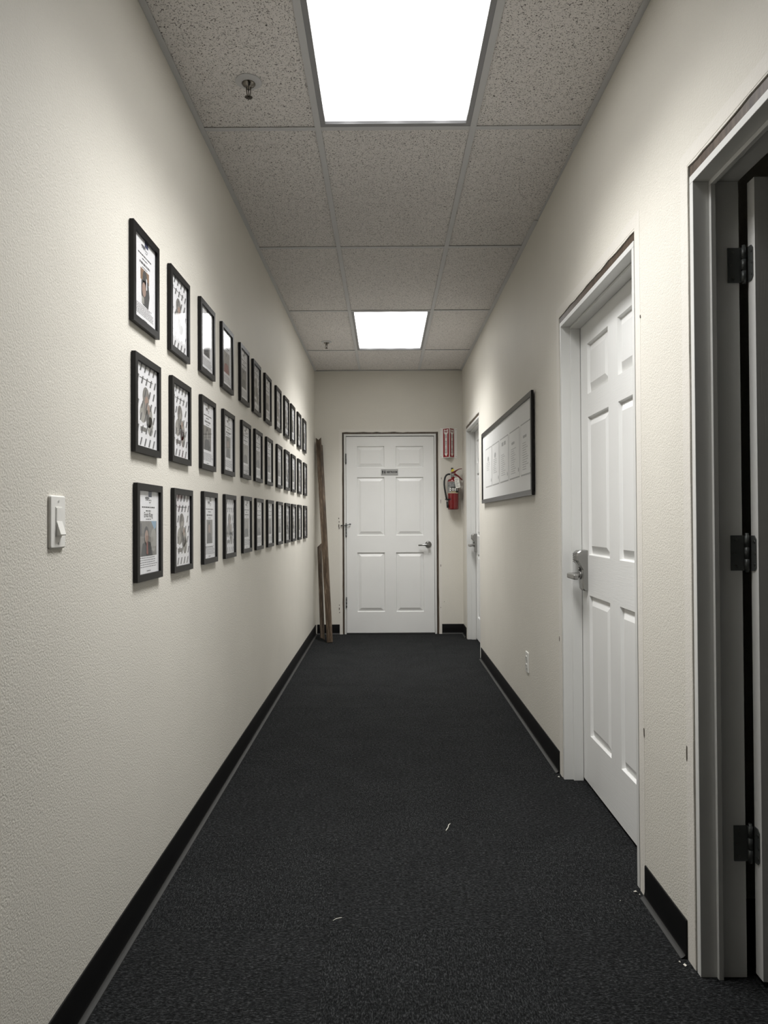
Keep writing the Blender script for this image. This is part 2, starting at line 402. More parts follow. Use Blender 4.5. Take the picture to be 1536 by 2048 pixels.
# ------------------------------------------------------------------ floor of carpet tiles
mb = MB(); mb.box(-3.1, 3.3, -4.6, YB+0.35, -0.06, -0.007); floor = mb.build('floor', m_plenum)
tag(floor, 'charcoal carpet-tile floor running down the corridor', 'floor', kind='structure')
XS = [XL+0.001, -0.172, 0.438, 0.930]
tile_meshes = {}
row = 0; y = 2.045-0.6*8
ys = []
while y < YB+0.2: ys.append(y); y += 0.6
for r_, ya in enumerate(ys):
    yb = min(ya+0.6, YB+0.10); ya = max(ya, Y0+0.001)
    if yb - ya < 0.05: continue
    for c_ in range(3):
        xa, xb = XS[c_], XS[c_+1]; g = 0.0003
        key = (c_, round(yb-ya, 3))
        if key not in tile_meshes:
            m_ = MB(); w_, d_ = xb-xa-g, yb-ya-g; b_ = 0.0006
            v = [(0,0,0),(w_,0,0),(w_,d_,0),(0,d_,0),(0,0,0.0066-b_),(w_,0,0.0066-b_),(w_,d_,0.0066-b_),(0,d_,0.0066-b_),
                 (b_,b_,0.0066),(w_-b_,b_,0.0066),(w_-b_,d_-b_,0.0066),(b_,d_-b_,0.0066)]
            m_.faces(v, [(0,3,2,1),(0,1,5,4),(1,2,6,5),(2,3,7,6),(3,0,4,7),(4,5,9,8),(5,6,10,9),(6,7,11,10),(7,4,8,11),(8,9,10,11)])
            o = m_.build('carpet_tile', m_carpx, floor); tile_meshes[key] = o.data
        else:
            o = bpy.data.objects.new('carpet_tile', tile_meshes[key]); col.objects.link(o); o.parent = floor
        o.location = (xa+g/2, ya+g/2, -0.0066)
        o.material_slots[0].link = 'OBJECT'; o.material_slots[0].material = m_carpx if (r_+c_) % 2 else m_carpy
mb = MB(); mb.box(-3.0, 3.2, -4.5, Y0, -0.0066, -0.0001); mb.build('carpet_sheet', m_carpx, floor)
mb = MB(); mb.box(0.932, 3.2, -0.6, 2.2, -0.0066, 0.0); mb.build('carpet_sheet', m_carpx, floor)

# ------------------------------------------------------------------ ceiling: tees, wall angles, tiles
mb = MB(); mb.box(-3.1, 3.3, -4.6, YB+0.05, 2.762, 2.80); ceiling = mb.build('ceiling', m_plenum)
tag(ceiling, 'suspended ceiling of speckled mineral tiles in a white grid', 'ceiling', kind='structure')
TX = [-0.2567, 0.3529]; FL = 0.012
TYS = [2.779+1.2192*k for k in range(-2, 4)]
for tx in TX:
    m_ = MB(); m_.box(tx-FL, tx+FL, Y0, YB-0.001, ZC, ZC+0.0014); m_.box(tx-0.001, tx+0.001, Y0, YB-0.001, ZC+0.0014, ZC+0.036); m_.build('main_tee', m_grid, ceiling)
for ty in TYS:
    for xa, xb in ((XL+0.022, TX[0]-FL), (TX[0]+FL, TX[1]-FL), (TX[1]+FL, XR-0.022)):
        m_ = MB(); m_.box(xa, xb, ty-FL, ty+FL, ZC+0.0002, ZC+0.0015); m_.box(xa, xb, ty-0.001, ty+0.001, ZC+0.0015, ZC+0.036); m_.build('cross_tee', m_grid, ceiling)
def angle(x0, x1, y0, y1, z=ZC, xw=None):
    m_ = MB(); m_.box(x0, x1, y0, y1, z, z+0.0012); m_.build('wall_angle', m_grid, ceiling)
angle(XL+0.0005, XL+0.0215, Y0, YB-0.001); angle(XR-0.0215, XR-0.0005, Y0, 2.93); angle(XR-0.010, XR-0.0005, 2.93, 3.648, ZC+0.002); angle(XR-0.0235, XR-0.0005, 3.648, YB-0.001, ZC-0.0012)
angle(XL+0.022, XR-0.024, YB-0.0215, YB-0.0005, ZC-0.0014)
cells_x = [(XL+0.003, TX[0]-0.003), (TX[0]+0.003, TX[1]-0.003), (TX[1]+0.003, XR-0.003)]
cells_y = [(Y0+0.003, TYS[0]-0.003)] + [(TYS[i]+0.003, TYS[i+1]-0.003) for i in range(5)] + [(TYS[5]+0.003, YB-0.003)]
tmesh = {}
rt = random.Random(4)
for i, (xa, xb) in enumerate(cells_x):
    for j, (ya, yb) in enumerate(cells_y):
        if (i == 1 and j in (2, 5)): continue
        key = (round(xb-xa, 3), round(yb-ya, 3))
        if key not in tmesh:
            m_ = MB(); m_.box(0, xb-xa, 0, yb-ya, 0, 0.016); o = m_.build('ceiling_tile', m_tile, ceiling); tmesh[key] = o.data
        else:
            o = bpy.data.objects.new('ceiling_tile', tmesh[key]); col.objects.link(o); o.parent = ceiling
        o.location = (xa, ya, ZC+0.0036+rt.random()*0.0016)

# ------------------------------------------------------------------ side room behind the open doorway
WT = 0.118
room_back = wall('wall_room_corridor_side', -0.6, 2.2, [(OP3[0]+0.004, OP3[1]-0.004, 2.066)], lambda u, z, d: (XR+WT-0.0165+d, u, z), 'back of the corridor wall inside the dark side room', thick=0.013, seed=9)
for nm, a, lab in (('wall_room_far', (0.93, 3.2, 2.2, 2.25, -0.005, 2.76), 'unlit wall of the side room beyond the open door'), ('wall_room_outer', (3.2, 3.25, -0.6, 2.25, -0.005, 2.76), 'unlit outer wall of the side room'), ('wall_room_near', (0.93, 3.2, -0.65, -0.6, -0.005, 2.76), 'unlit near wall of the side room')):
    m_ = MB(); m_.box(*a); tag(m_.build(nm, m_wall), lab, 'wall', kind='structure')
m_ = MB(); m_.box(0.93, 3.2, -0.6, 2.2, 2.70, 2.712); m_.build('room_ceiling_panel', m_tile, ceiling)

# ------------------------------------------------------------------ cove base
def cove(name, path, place, label, ends=True):
    # profile: (out from wall, z)
    prof = [(0.0, 0.0), (0.0185, 0.0), (0.0185, 0.0022), (0.0120, 0.0052), (0.0065, 0.0100), (0.0048, 0.018), (0.004, 0.030), (0.004, 0.0985), (0.003, 0.1012), (0.0, 0.102)]
    m_ = MB(); a, b = path; n = len(prof)
    v = [place(a, z, -o-0.0003) for o, z in prof] + [place(b, z, -o-0.0003) for o, z in prof]
    f = [tuple(range(n)), tuple(range(n, 2*n))[::-1]]
    m_.faces(v, f)
    i = len(m_.v); m_.v += v
    for k in range(n):
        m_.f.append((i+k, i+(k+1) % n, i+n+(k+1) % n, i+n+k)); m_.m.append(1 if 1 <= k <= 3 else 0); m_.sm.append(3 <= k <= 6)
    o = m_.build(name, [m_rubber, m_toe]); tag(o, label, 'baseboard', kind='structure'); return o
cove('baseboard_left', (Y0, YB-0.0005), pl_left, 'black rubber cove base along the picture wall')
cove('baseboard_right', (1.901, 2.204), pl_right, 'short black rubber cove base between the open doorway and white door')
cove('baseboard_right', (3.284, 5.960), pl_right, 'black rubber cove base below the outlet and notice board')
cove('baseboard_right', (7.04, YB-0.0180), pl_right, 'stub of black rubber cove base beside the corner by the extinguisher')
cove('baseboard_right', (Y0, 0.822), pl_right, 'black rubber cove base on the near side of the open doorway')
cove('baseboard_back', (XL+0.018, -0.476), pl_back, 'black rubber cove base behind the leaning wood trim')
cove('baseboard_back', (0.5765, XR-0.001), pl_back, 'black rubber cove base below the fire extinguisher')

# ------------------------------------------------------------------ six-panel doors
PZ = [(0.215, 0.825), (1.000, 1.600), (1.700, 1.920)]
def leaf_parts(W, H, T, parent, loc, rz=0.0, both=True):
    """white moulded six-panel leaf: front at y=0, back at y=T; returns the leaf object with six panel children"""
    mg = 0.111*W/0.914; ml = 0.118*W/0.914; pw = (W-2*mg-ml)/2
    xs = [0, mg, mg+pw, mg+pw+ml, W-mg, W]; zs = [0] + [z for p in PZ for z in p] + [H]
    mb = MB(); dp = 0.0140; sl = 0.0050
    sides = [(0.0, 1)] + ([(T, -1)] if both else [])
    for y0_, sg in sides:
        for i in range(5):
            for k in range(7):
                x0, x1, z0, z1 = xs[i], xs[i+1], zs[k], zs[k+1]
                if i in (1, 3) and k % 2 == 1:
                    yi = y0_+sg*dp; o_ = rect(x0, x1, z0, z1, y0_); n_ = rect(x0+sl, x1-sl, z0+sl, z1-sl, yi)
                    for q in range(4): mb.poly([o_[q], o_[(q+1) % 4], n_[(q+1) % 4], n_[q]], 1)
                else:
                    mb.poly(rect(x0, x1, z0, z1, y0_), 0 if (k % 2 == 0 and i in (1, 2, 3)) else 1)
    if not both: mb.poly(rect(0, W, 0, H, T), 1)
    mb.poly([(0,0,0),(0,T,0),(0,T,H),(0,0,H)], 1); mb.poly([(W,0,0),(W,T,0),(W,T,H),(W,0,H)], 1)
    mb.poly([(0,0,H),(W,0,H),(W,T,H),(0,T,H)], 1); mb.poly([(0,0,0),(W,0,0),(W,T,0),(0,T,0)], 1)
    leaf = mb.build('door_leaf', [m_doorh, m_doorv], parent, loc=loc, rot=(0, 0, rz), fix=False)
    bm = bmesh.new(); bm.from_mesh(leaf.data); bmesh.ops.remove_doubles(bm, verts=bm.verts[:], dist=1e-5); bmesh.ops.recalc_face_normals(bm, faces=bm.faces[:]); bm.to_mesh(leaf.data); bm.free()
    for i in (1, 3):
        for k in (1, 3, 5):
            x0, x1, z0, z1 = xs[i]+sl, xs[i+1]-sl, zs[k]+sl, zs[k+1]-sl
            for y0_, sg in sides:
                m_ = MB(); fl, bv = 0.0035, 0.036
                rr = [rect(x0, x1, z0, z1, y0_+sg*0.0170), rect(x0, x1, z0, z1, y0_+sg*dp), rect(x0+fl, x1-fl, z0+fl, z1-fl, y0_+sg*dp), rect(x0+bv, x1-bv, z0+bv, z1-bv, y0_+sg*0.0012)]
                for a in range(3):
                    for q in range(4): m_.poly([rr[a][q], rr[a][(q+1) % 4], rr[a+1][(q+1) % 4], rr[a+1][q]])
                m_.poly(rr[3]); m_.poly(rr[0]); m_.build('door_panel', m_doorv, leaf)
    return leaf
def door_frame(par, W, depth, stop0, stop1, H=2.04):
    tot = W+0.046
    for x0, x1 in ((0, 0.02), (tot-0.02, tot)):
        m_ = MB(); m_.box(x0, x1, 0, depth, 0.0, H); m_.build('side_jamb', m_jamb, par, bevel=0.0012)
    m_ = MB(); m_.box(0, tot, 0, depth, H+0.0002, H+0.02); m_.build('head_jamb', m_jamb, par, bevel=0.0012)
    for x0, x1 in ((0.0202, 0.032), (tot-0.032, tot-0.0202)):
        m_ = MB(); m_.box(x0, x1, stop0, stop1, 0.0, H-0.0125); m_.build('door_stop_strip', m_jamb, par, bevel=0.001)
    m_ = MB(); m_.box(0.0202, tot-0.0202, stop0, stop1, H-0.012, H-0.0002); m_.build('door_stop_strip', m_jamb, par, bevel=0.001)
def knuckle_hinge(par, x, y, z0, z1, r=0.0065):
    m_ = MB(); n = 3; g = 0.0008; h = (z1-z0)/n
    for k in range(n): m_.cyl((x, y, z0+k*h+g), (x, y, z0+(k+1)*h-g), r, n=12)
    m_.cyl((x, y, z0+0.001), (x, y, z1-0.001), r*0.8, n=10)
    m_.box(x-0.001, x+0.026, y+r*0.5, y+r*0.5+0.002, z0, z1) if False else None
    hg = m_.build('hinge', m_hinge, par)
    p_ = MB(); p_.cyl((x, y, z1), (x, y, z1+0.005), r*0.75, r*0.4, n=10); p_.cyl((x, y, z0-0.004), (x, y, z0), r*0.4, r*0.75, n=10); p_.build('hinge_pin', m_hinge, hg)
    return hg

# door_1: the restroom door in the end wall (opens towards the corridor, leaf flush with the jamb)
d1 = empty('door_1', (-0.4255, YB, 0)); tag(d1, 'white six-panel restroom door closing the end wall', 'door', kind='structure')
door_frame(d1, 0.904, 0.118, 0.0415, 0.075)
lf = leaf_parts(0.904, 2.018, 0.035, d1, (0.023, 0.004, 0.014))
m_ = MB(); lx, lz = 0.904-0.062, 0.905
m_.cyl((lx, -0.0002, lz), (lx, -0.009, lz), 0.034, 0.033, n=28); m_.cyl((lx, -0.009, lz), (lx, -0.014, lz), 0.033, 0.024, n=28)
m_.cyl((lx, -0.012, lz), (lx, -0.058, lz), 0.0125, 0.0115, n=16)
m_.tube([(lx+0.012, -0.056, lz), (lx, -0.060, lz), (lx-0.03, -0.061, lz-0.001), (lx-0.065, -0.058, lz-0.004), (lx-0.092, -0.053, lz-0.006), (lx-0.103, -0.047, lz-0.006)], [0.009, 0.012, 0.0105, 0.0095, 0.009, 0.007], n=12)
m_.build('lever_handle', m_nickel, lf)
for z0, z1 in ((1.752, 1.856), (1.000, 1.104), (0.275, 0.379)): hg = knuckle_hinge(d1, 0.0205, -0.0045, z0, z1)
# hinge-pin stop with its two rubber-tipped arms on the middle hinge
m_ = MB(); hx, hz = 0.0205, 1.121
m_.cyl((hx, -0.0045, hz-0.011), (hx, -0.0045, hz+0.010), 0.0075, n=12); m_.cyl((hx, -0.0045, hz+0.010), (hx, -0.0045, hz+0.022), 0.0045, n=10)
m_.tube([(hx, -0.006, hz), (hx+0.018, -0.014, hz+0.004), (hx+0.04, -0.020, hz+0.010)], 0.0032, n=8); m_.cyl((hx+0.036, -0.021, hz+0.010), (hx+0.046, -0.012, hz+0.010), 0.007, n=12)
m_.tube([(hx, -0.006, hz), (hx-0.02, -0.014, hz-0.001), (hx-0.044, -0.018, hz-0.003)], 0.0032, n=8); m_.cyl((hx-0.041, -0.019, hz-0.003), (hx-0.051, -0.010, hz-0.003), 0.007, n=12)
m_.build('hinge_pin_stop', m_hinge, d1)
# threshold strip
m_ = MB(); m_.box(0.0205, 0.9295, 0.002, 0.060, 0.0002, 0.0085); m_.build('threshold', m_boardframe, d1, bevel=0.002)

# door_2 and door_4: closed doors on the right wall, leaf set deep in the wall
def lockset(leaf, lx=0.062, lz=0.93):
    """combination lever lock: tall escutcheon whose top bulges outwards; front towards -y"""
    m_ = MB()
    prof = [(0.0, -0.088), (-0.016, -0.088), (-0.022, -0.080), (-0.024, -0.06), (-0.024, 0.004), (-0.030, 0.014), (-0.046, 0.036), (-0.051, 0.046), (-0.052, 0.066), (-0.048, 0.080), (-0.036, 0.089), (0.0, 0.091)]
    hw = 0.033; n = len(prof); rows_ = []
    for dx, k in ((-hw, 0.80), (-hw*0.86, 0.95), (-hw*0.6, 1.0), (hw*0.6, 1.0), (hw*0.86, 0.95), (hw, 0.80)):
        rows_.append([(lx+dx, (p[0] if p[0] == 0 else p[0]*k)-0.0002, lz+p[1]*(0.9+0.1*k)) for p in prof])
    for a in range(5):
        for q in range(n): m_.poly([rows_[a][q], rows_[a][(q+1) % n], rows_[a+1][(q+1) % n], rows_[a+1][q]])
    m_.poly(rows_[0]); m_.poly(rows_[5][::-1])
    es = m_.build('lock_escutcheon', m_lockmetal, leaf)
    k_ = MB(); k_.cyl((lx, -0.0242, lz-0.020), (lx, -0.030, lz-0.020), 0.019, n=20); k_.cyl((lx, -0.030, lz-0.020), (lx, -0.066, lz-0.020), 0.012, 0.011, n=16)
    k_.rbox(lx-0.012, lx+0.105, -0.082, -0.062, lz-0.033, lz-0.010, 0.006)
    k_.build('lever_handle', m_lockmetal, leaf, bevel=0.002)
    b_ = MB()
    for i in range(5):
        for j in (-1, 1): b_.cyl((lx+j*0.010, -0.0515, lz+0.040+i*0.0085), (lx+j*0.010, -0.0545, lz+0.040+i*0.0085), 0.0032, n=10)
    b_.cyl((lx, -0.026, lz+0.006), (lx, -0.036, lz+0.006), 0.0075, n=14)
    b_.build('lock_buttons', m_nickel, es)
def side_door(name, yfar, label, lock=True):
    d = empty(name, (XR+0.0005, yfar, 0), RW); tag(d, label, 'door', kind='structure')
    door_frame(d, 0.917, 0.118, 0.041, 0.0835)
    lf_ = leaf_parts(0.911, 2.018, 0.034, d, (0.026, 0.0855, 0.014))
    if lock: lockset(lf_)
    return d
d2 = side_door('door_2', 3.225, 'white six-panel door with lever lock, next to the open doorway')
d4 = side_door('door_4', 6.981, 'white six-panel door with lever lock, near the fire extinguisher corner')

# door_3: the open doorway nearest the camera; leaf swung into the dark room
d3 = empty('door_3', (XR+0.0005, 1.845, 0), RW); tag(d3, 'open doorway with white jambs and dark steel hinges leading to an unlit room', 'door', kind='structure')
door_frame(d3, 0.917, 0.118, 0.041, 0.0535)
lf3 = leaf_parts(0.911, 2.018, 0.035, d3, (0.060, 0.138, 0.014), LW)
for z0, z1 in ((1.776, 1.866), (1.036, 1.126), (0.296, 0.386)):
    # local: x = 1.845 - Y, y = X - XR
    m_ = MB(); m_.prism([(0.087, z0), (0.1285, z0), (0.1285, z1), (0.087, z1)], lambda a, b, d: (0.0203+d, a, b), 0, 0.0025)
    for k in range(3): m_.cyl((0.0245, 0.1275, z0+k*0.03+0.0006), (0.0245, 0.1275, z0+(k+1)*0.03-0.0006), 0.0062, n=14)
    m_.cyl((0.0245, 0.1275, z0-0.004), (0.0245, 0.1275, z1+0.006), 0.0045, n=10)
    cz = 0.009
    m_.prism([(0.026, z0), (0.044, z0), (0.052, z0+cz), (0.052, z1-cz), (0.044, z1), (0.026, z1)], lambda a, b, d: (a, 0.1378-d, b), 0, 0.0022)
    h_ = m_.build('hinge', m_hinge, d3)
    s_ = MB()
    for a, b in ((0.100, z0+0.012), (0.094, (z0+z1)/2), (0.100, z1-0.012)): s_.cyl((0.0229, a, b), (0.0236, a, b), 0.0038, n=12)
    for a, b in ((0.046, z0+0.016), (0.049, (z0+z1)/2), (0.046, z1-0.016)): s_.cyl((a, 0.1354, b), (a, 0.1345, b), 0.0038, n=12)
    s_.build('hinge_screw', m_screw, h_)

# ------------------------------------------------------------------ recessed fluorescent lights
for ya, yb, lab in ((TYS[1], TYS[2], 'long lit fluorescent ceiling panel with white lens above the first picture frames'), (TYS[4], TYS[5], 'lit fluorescent ceiling panel nearer the restroom door')):
    cx = (TX[0]+TX[1])/2; cyy = (ya+yb)/2
    t = empty('ceiling_light', (cx, cyy, ZC+0.0016)); tag(t, lab, 'ceiling light', 'recessed ceiling lights')
    hx, hy = 0.2985, 0.6035; ix, iy = 0.274, 0.579
    m_ = MB()
    o4 = [(-hx,-hy,0),(hx,-hy,0),(hx,hy,0),(-hx,hy,0)]; o4u = [(a,b,0.03) for a,b,_ in o4]
    i4 = [(-ix,-iy,0.0008),(ix,-iy,0.0008),(ix,iy,0.0008),(-ix,iy,0.0008)]; i4u = [(a,b,0.011) for a,b,_ in i4]
    for q in range(4):
        r = (q+1) % 4
        m_.poly([o4[q], o4[r], i4[r], i4[q]]); m_.poly([i4[q], i4[r], i4u[r], i4u[q]]); m_.poly([o4u[q], o4u[r], o4[r], o4[q]])
    m_.build('troffer_frame', m_troffer, t, fix=False)
    m_ = MB(); m_.box(-hx+0.003, hx-0.003, -hy+0.003, hy-0.003, 0.0305, 0.046); m_.build('housing', m_troffer, t)
    m_ = MB(); m_.box(-ix-0.006, ix+0.006, -iy-0.006, iy+0.006, 0.0112, 0.0145); m_.build('lens', m_lamp, t)
    ld = bpy.data.lights.new('lens_light', 'AREA'); ld.shape = 'RECTANGLE'; ld.size = 2*ix-0.02; ld.size_y = 2*iy-0.06; ld.energy = LAMP_DOWN; ld.spread = math.radians(LAMP_SPREAD); ld.color = (1.0, 0.995, 0.985)
    lo = bpy.data.objects.new('lens_light', ld); col.objects.link(lo); lo.parent = t; lo.location = (0, 0, 0.0095)

# ------------------------------------------------------------------ sprinklers
def sprinkler(x, y, lab, flange=0.044):
    t = empty('fire_sprinkler', (x, y, ZC+0.0036)); tag(t, lab, 'sprinkler', 'ceiling sprinkler heads')
    m_ = MB(); m_.lathe([(flange, -0.0002), (flange, -0.002), (flange*0.93, -0.004), (flange*0.64, -0.005), (flange*0.62, -0.0075), (flange*0.55, -0.0085), (flange*0.47, -0.0068), (flange*0.47, -0.0005)], n=36); m_.build('escutcheon', m_grid, t)
    m_ = MB(); m_.lathe([(0.0235, -0.0008), (0.0235, -0.009), (0.020, -0.014), (0.010, -0.018), (0.0065, -0.022), (0.0065, -0.028), (0.0001, -0.028)], n=24); m_.build('body', m_brass, t)
    m_ = MB()
    for s_ in (-1, 1): m_.tube([(s_*0.007, 0, -0.018), (s_*0.0075, 0, -0.030), (s_*0.006, 0, -0.044), (s_*0.0025, 0, -0.054)], 0.002, n=8)
    m_.cyl((0, 0, -0.026), (0, 0, -0.054), 0.0018, n=8); m_.build('frame_arm', m_brass, t)
    m_ = MB(); pts = []
    for k in range(24):
        a = 2*math.pi*k/24; r = 0.0145 if k % 2 else 0.0115; pts.append((r*math.cos(a), r*math.sin(a)))
    m_.prism(pts, lambda a, b, d: (a, b, d), -0.0565, -0.0550); m_.cyl((0, 0, -0.0565), (0, 0, -0.059), 0.004, n=10); m_.build('deflector', m_brass, t)
sprinkler(-0.473, 2.479, 'chrome sprinkler head in white ring beside the long ceiling panel', 0.046)
sprinkler(-0.502, 6.125, 'chrome sprinkler head near the restroom end of the ceiling', 0.046)

# ------------------------------------------------------------------ printed sheets for the picture frames
FW, FH, FR, FD = 0.231, 0.288, 0.0205, 0.014
PM = [m_paper, m_ink, m_greyink, m_lightink, m_navy, m_sky, m_tan, m_skin, m_phgrey, m_phdark, m_phmid, m_redprint]
IW, IH = FW-2*FR, FH-2*FR
def U(a): return -IW/2 + a*IW                       # 0..1 across the visible sheet
def V(b): return FR + b*IH                          # 0..1 up the visible sheet
PY = -0.0062
def dash_line(mb, rnd, u0, u1, v, h, mi, y):
    u = u0
    while u < u1-0.01:
        w = min(rnd.uniform(0.03, 0.10), u1-u); mb.poly(rect(U(u), U(u+w), V(v), V(v+h), y), mi); u += w+0.014
def sheet(kind, seed, name=None):
    rnd = random.Random(seed); mb = MB()
    # sheet of paper, gently cockled
    nx, nz = 8, 10; px0, px1, pz0, pz1 = -IW/2-0.006, IW/2+0.006, FR-0.006, FH-FR+0.006
    vv = []
    for j in range(nz+1):
        for i in range(nx+1):
            vv.append((px0+(px1-px0)*i/nx, PY, pz0+(pz1-pz0)*j/nz))
    mb.faces(vv, [(j*(nx+1)+i, j*(nx+1)+i+1, (j+1)*(nx+1)+i+1, (j+1)*(nx+1)+i) for j in range(nz) for i in range(nx)], 0)
    L1, L2, L3 = PY-0.00015, PY-0.0003, PY-0.00045
    if kind == 'pattern':
        # diagonal repeated marks over a faint family photo
        mb.poly(ellipse(U(0.47), V(0.62), 0.030, 0.030, L1), 8); mb.poly(ellipse(U(0.50), V(0.55), 0.017, 0.020, L2), 7 if seed % 2 else 10)
        mb.poly(ellipse(U(0.36), V(0.42), 0.036, 0.030, L1, tilt=0.5), 10); mb.poly(ellipse(U(0.62), V(0.40), 0.030, 0.036, L1), 10)
        mb.poly(ellipse(U(0.42), V(0.47), 0.011, 0.020, L2), 8); mb.poly(ellipse(U(0.55), V(0.36), 0.012, 0.026, L2), 9)
        mb.poly(rect(U(0.22), U(0.48), V(0.19), V(0.245), L1), 8); mb.poly(ellipse(U(0.68), V(0.28), 0.026, 0.030, L1), 10)
        mb.poly(ellipse(U(0.60), V(0.47), 0.008, 0.013, L3), 7)
        for r in range(7):
            v = 0.955-r*0.148
            for k in range(6):
                u = -0.02+k*0.20+(0.06 if r % 2 else 0.0)
                if 1 < r < 5 and 0 < k < 4 and rnd.random() < 0.2: continue
                sk = 0.070; hh = 0.096; w = 0.046
                a, b = max(u, 0.0), min(u+sk+w, 1.0)
                if b-a < 0.04: continue
                mb.poly([(U(u), L3, V(v-hh/2)), (U(u+w), L3, V(v-hh/2)), (U(u+sk+w), L3, V(v+hh/2)), (U(u+sk), L3, V(v+hh/2))], 2)
                mb.poly([(U(u+w+0.012), L3, V(v-hh/2)), (U(u+w+0.022), L3, V(v-hh/2)), (U(u+sk+w+0.022), L3, V(v+hh/2)), (U(u+sk+w+0.012), L3, V(v+hh/2))], 3)
        mb.poly(rect(U(0.18), U(0.80), V(0.825), V(0.832), L3), 1)
        return mb
    # award sheet: logo, headings, portrait, paragraphs
    blue = kind in ('figure', 'portrait')
    mb.poly(rect(U(0.50), U(0.66), V(0.93), V(1.0), L1), 4 if blue else 8); mb.poly(ellipse(U(0.44), V(0.915), 0.020, 0.004, L1), 2)
    dash_line(mb, rnd, 0.36, 0.64, 0.885, 0.012, 2, L1)
    mb.poly([(U(0.52), L1, V(0.872)), (U(0.58), L1, V(0.862)), (U(0.64), L1, V(0.885)), (U(0.60), L1, V(0.855)), (U(0.54), L1, V(0.855))], 2)
    dash_line(mb, rnd, 0.20, 0.82, 0.795, 0.016, 1, L1); dash_line(mb, rnd, 0.38, 0.62, 0.752, 0.014, 1, L1)
    if name: put_text(mb, name, 0.021, U(0.50), V(0.708), L1, 1, 0.9, 0.0005)
    else: dash_line(mb, rnd, 0.26, 0.74, 0.69, 0.028, 2, L1)
    dash_line(mb, rnd, 0.38, 0.62, 0.652, 0.012, 2, L1)
    if kind == 'figure':
        mb.poly(rect(U(0.30), U(0.70), V(0.50), V(0.64), L1), 6); mb.poly(ellipse(U(0.50), V(0.535), 0.020, 0.026, L2), 9)
        mb.poly([(U(0.34), L2, V(0.50)), (U(0.66), L2, V(0.53)), (U(0.72), L2, V(0.36)), (U(0.66), L2, V(0.20)), (U(0.40), L2, V(0.21)), (U(0.34), L2, V(0.34))], 9)
        mb.poly(ellipse(U(0.46), V(0.40), 0.017, 0.022, L3), 7); mb.poly([(U(0.36), L3, V(0.22)), (U(0.47), L3, V(0.22)), (U(0.46), L3, V(0.30)), (U(0.36), L3, V(0.31))], 10)
        mb.poly([(U(0.56), L3, V(0.42)), (U(0.60), L3, V(0.42)), (U(0.60), L3, V(0.55)), (U(0.56), L3, V(0.56))], 0)
    elif kind == 'portrait':
        mb.poly(rect(U(0.10), U(0.90), V(0.21), V(0.635), L1), 8); mb.poly([(U(0.62), L2, V(0.635)), (U(0.88), L2, V(0.635)), (U(0.86), L2, V(0.555)), (U(0.78), L2, V(0.53))], 5)
        mb.poly(ellipse(U(0.40), V(0.46), 0.022, 0.028, L2), 9); mb.poly(ellipse(U(0.41), V(0.445), 0.016, 0.020, L3), 7)
        mb.poly([(U(0.14), L2, V(0.21)), (U(0.70), L2, V(0.21)), (U(0.60), L2, V(0.37)), (U(0.42), L2, V(0.40)), (U(0.22), L2, V(0.36))], 9)
        mb.poly([(U(0.40), L3, V(0.24)), (U(0.48), L3, V(0.22)), (U(0.47), L3, V(0.38)), (U(0.41), L3, V(0.38))], 11); mb.poly(ellipse(U(0.74), V(0.40), 0.026, 0.036, L2), 10)
        mb.poly(rect(U(0.12), U(0.19), V(0.46), V(0.61), L2), 2)
    else:
        g = 8 if seed % 2 else 10; x0, x1 = (0.16, 0.80) if seed % 3 else (0.24, 0.76)
        mb.poly(rect(U(x0), U(x1), V(0.24), V(0.63), L1), g); mb.poly(ellipse(U(0.46), V(0.50), 0.020, 0.026, L2), 9 if seed % 2 else 8)
        mb.poly(ellipse(U(0.465), V(0.485), 0.014, 0.018, L3), 7 if seed % 3 == 0 else 10)
        mb.poly([(U(x0+0.04), L2, V(0.24)), (U(x1-0.06), L2, V(0.24)), (U(x1-0.14), L2, V(0.40)), (U(0.46), L2, V(0.43)), (U(x0+0.10), L2, V(0.39))], 11 if seed == 14 else 9)
    n = 7 if kind != 'portrait' else 5
    for k in range(n):
        v = 0.185-k*(0.135/n); dash_line(mb, rnd, 0.05, rnd.uniform(0.80, 0.95), v, 0.008, 2, L1)
    dash_line(mb, rnd, 0.42, 0.60, 0.022, 0.012, 2, L1)
    return mb
_sheets = {}
def sheet_mesh(kind, seed, name=None):
    key = (kind, seed, name)
    if key not in _sheets:
        o = sheet(kind, seed, name).build('print', PM, None, fix=False); _sheets[key] = o.data; bpy.data.objects.remove(o)
    return _sheets[key]
# shared frame, backing and glass
m_ = MB()
OC = rect(-FW/2, FW/2, 0, FH, -FD); OB = rect(-FW/2, FW/2, 0, FH, -0.0015)
IC = rect(-IW/2, IW/2, FR, FH-FR, -FD); IB = rect(-IW/2, IW/2, FR, FH-FR, -0.0072)
BC = rect(-IW/2, IW/2, FR, FH-FR, -0.0015)
for q in range(4):
    r = (q+1) % 4
    m_.poly([OC[q], OC[r], IC[r], IC[q]]); m_.poly([OB[r], OB[q], OC[q], OC[r]][::1]); m_.poly([IC[q], IC[r], IB[r], IB[q]]); m_.poly([IB[q], IB[r], BC[r], BC[q]]); m_.poly([BC[q], BC[r], OB[r], OB[q]])
def weld(o):
    bm = bmesh.new(); bm.from_mesh(o.data); bmesh.ops.remove_doubles(bm, verts=bm.verts[:], dist=1e-6); bmesh.ops.recalc_face_normals(bm, faces=bm.faces[:]); bm.to_mesh(o.data); bm.free(); return o
fo = weld(m_.build('frame', m_black, None)); frame_mesh = fo.data; bpy.data.objects.remove(fo)
m_ = MB(); m_.box(-FW/2+0.008, FW/2-0.008, -0.0049, -0.0003, 0.008, FH-0.008); fo = m_.build('backing', m_backing); back_mesh = fo.data; bpy.data.objects.remove(fo)
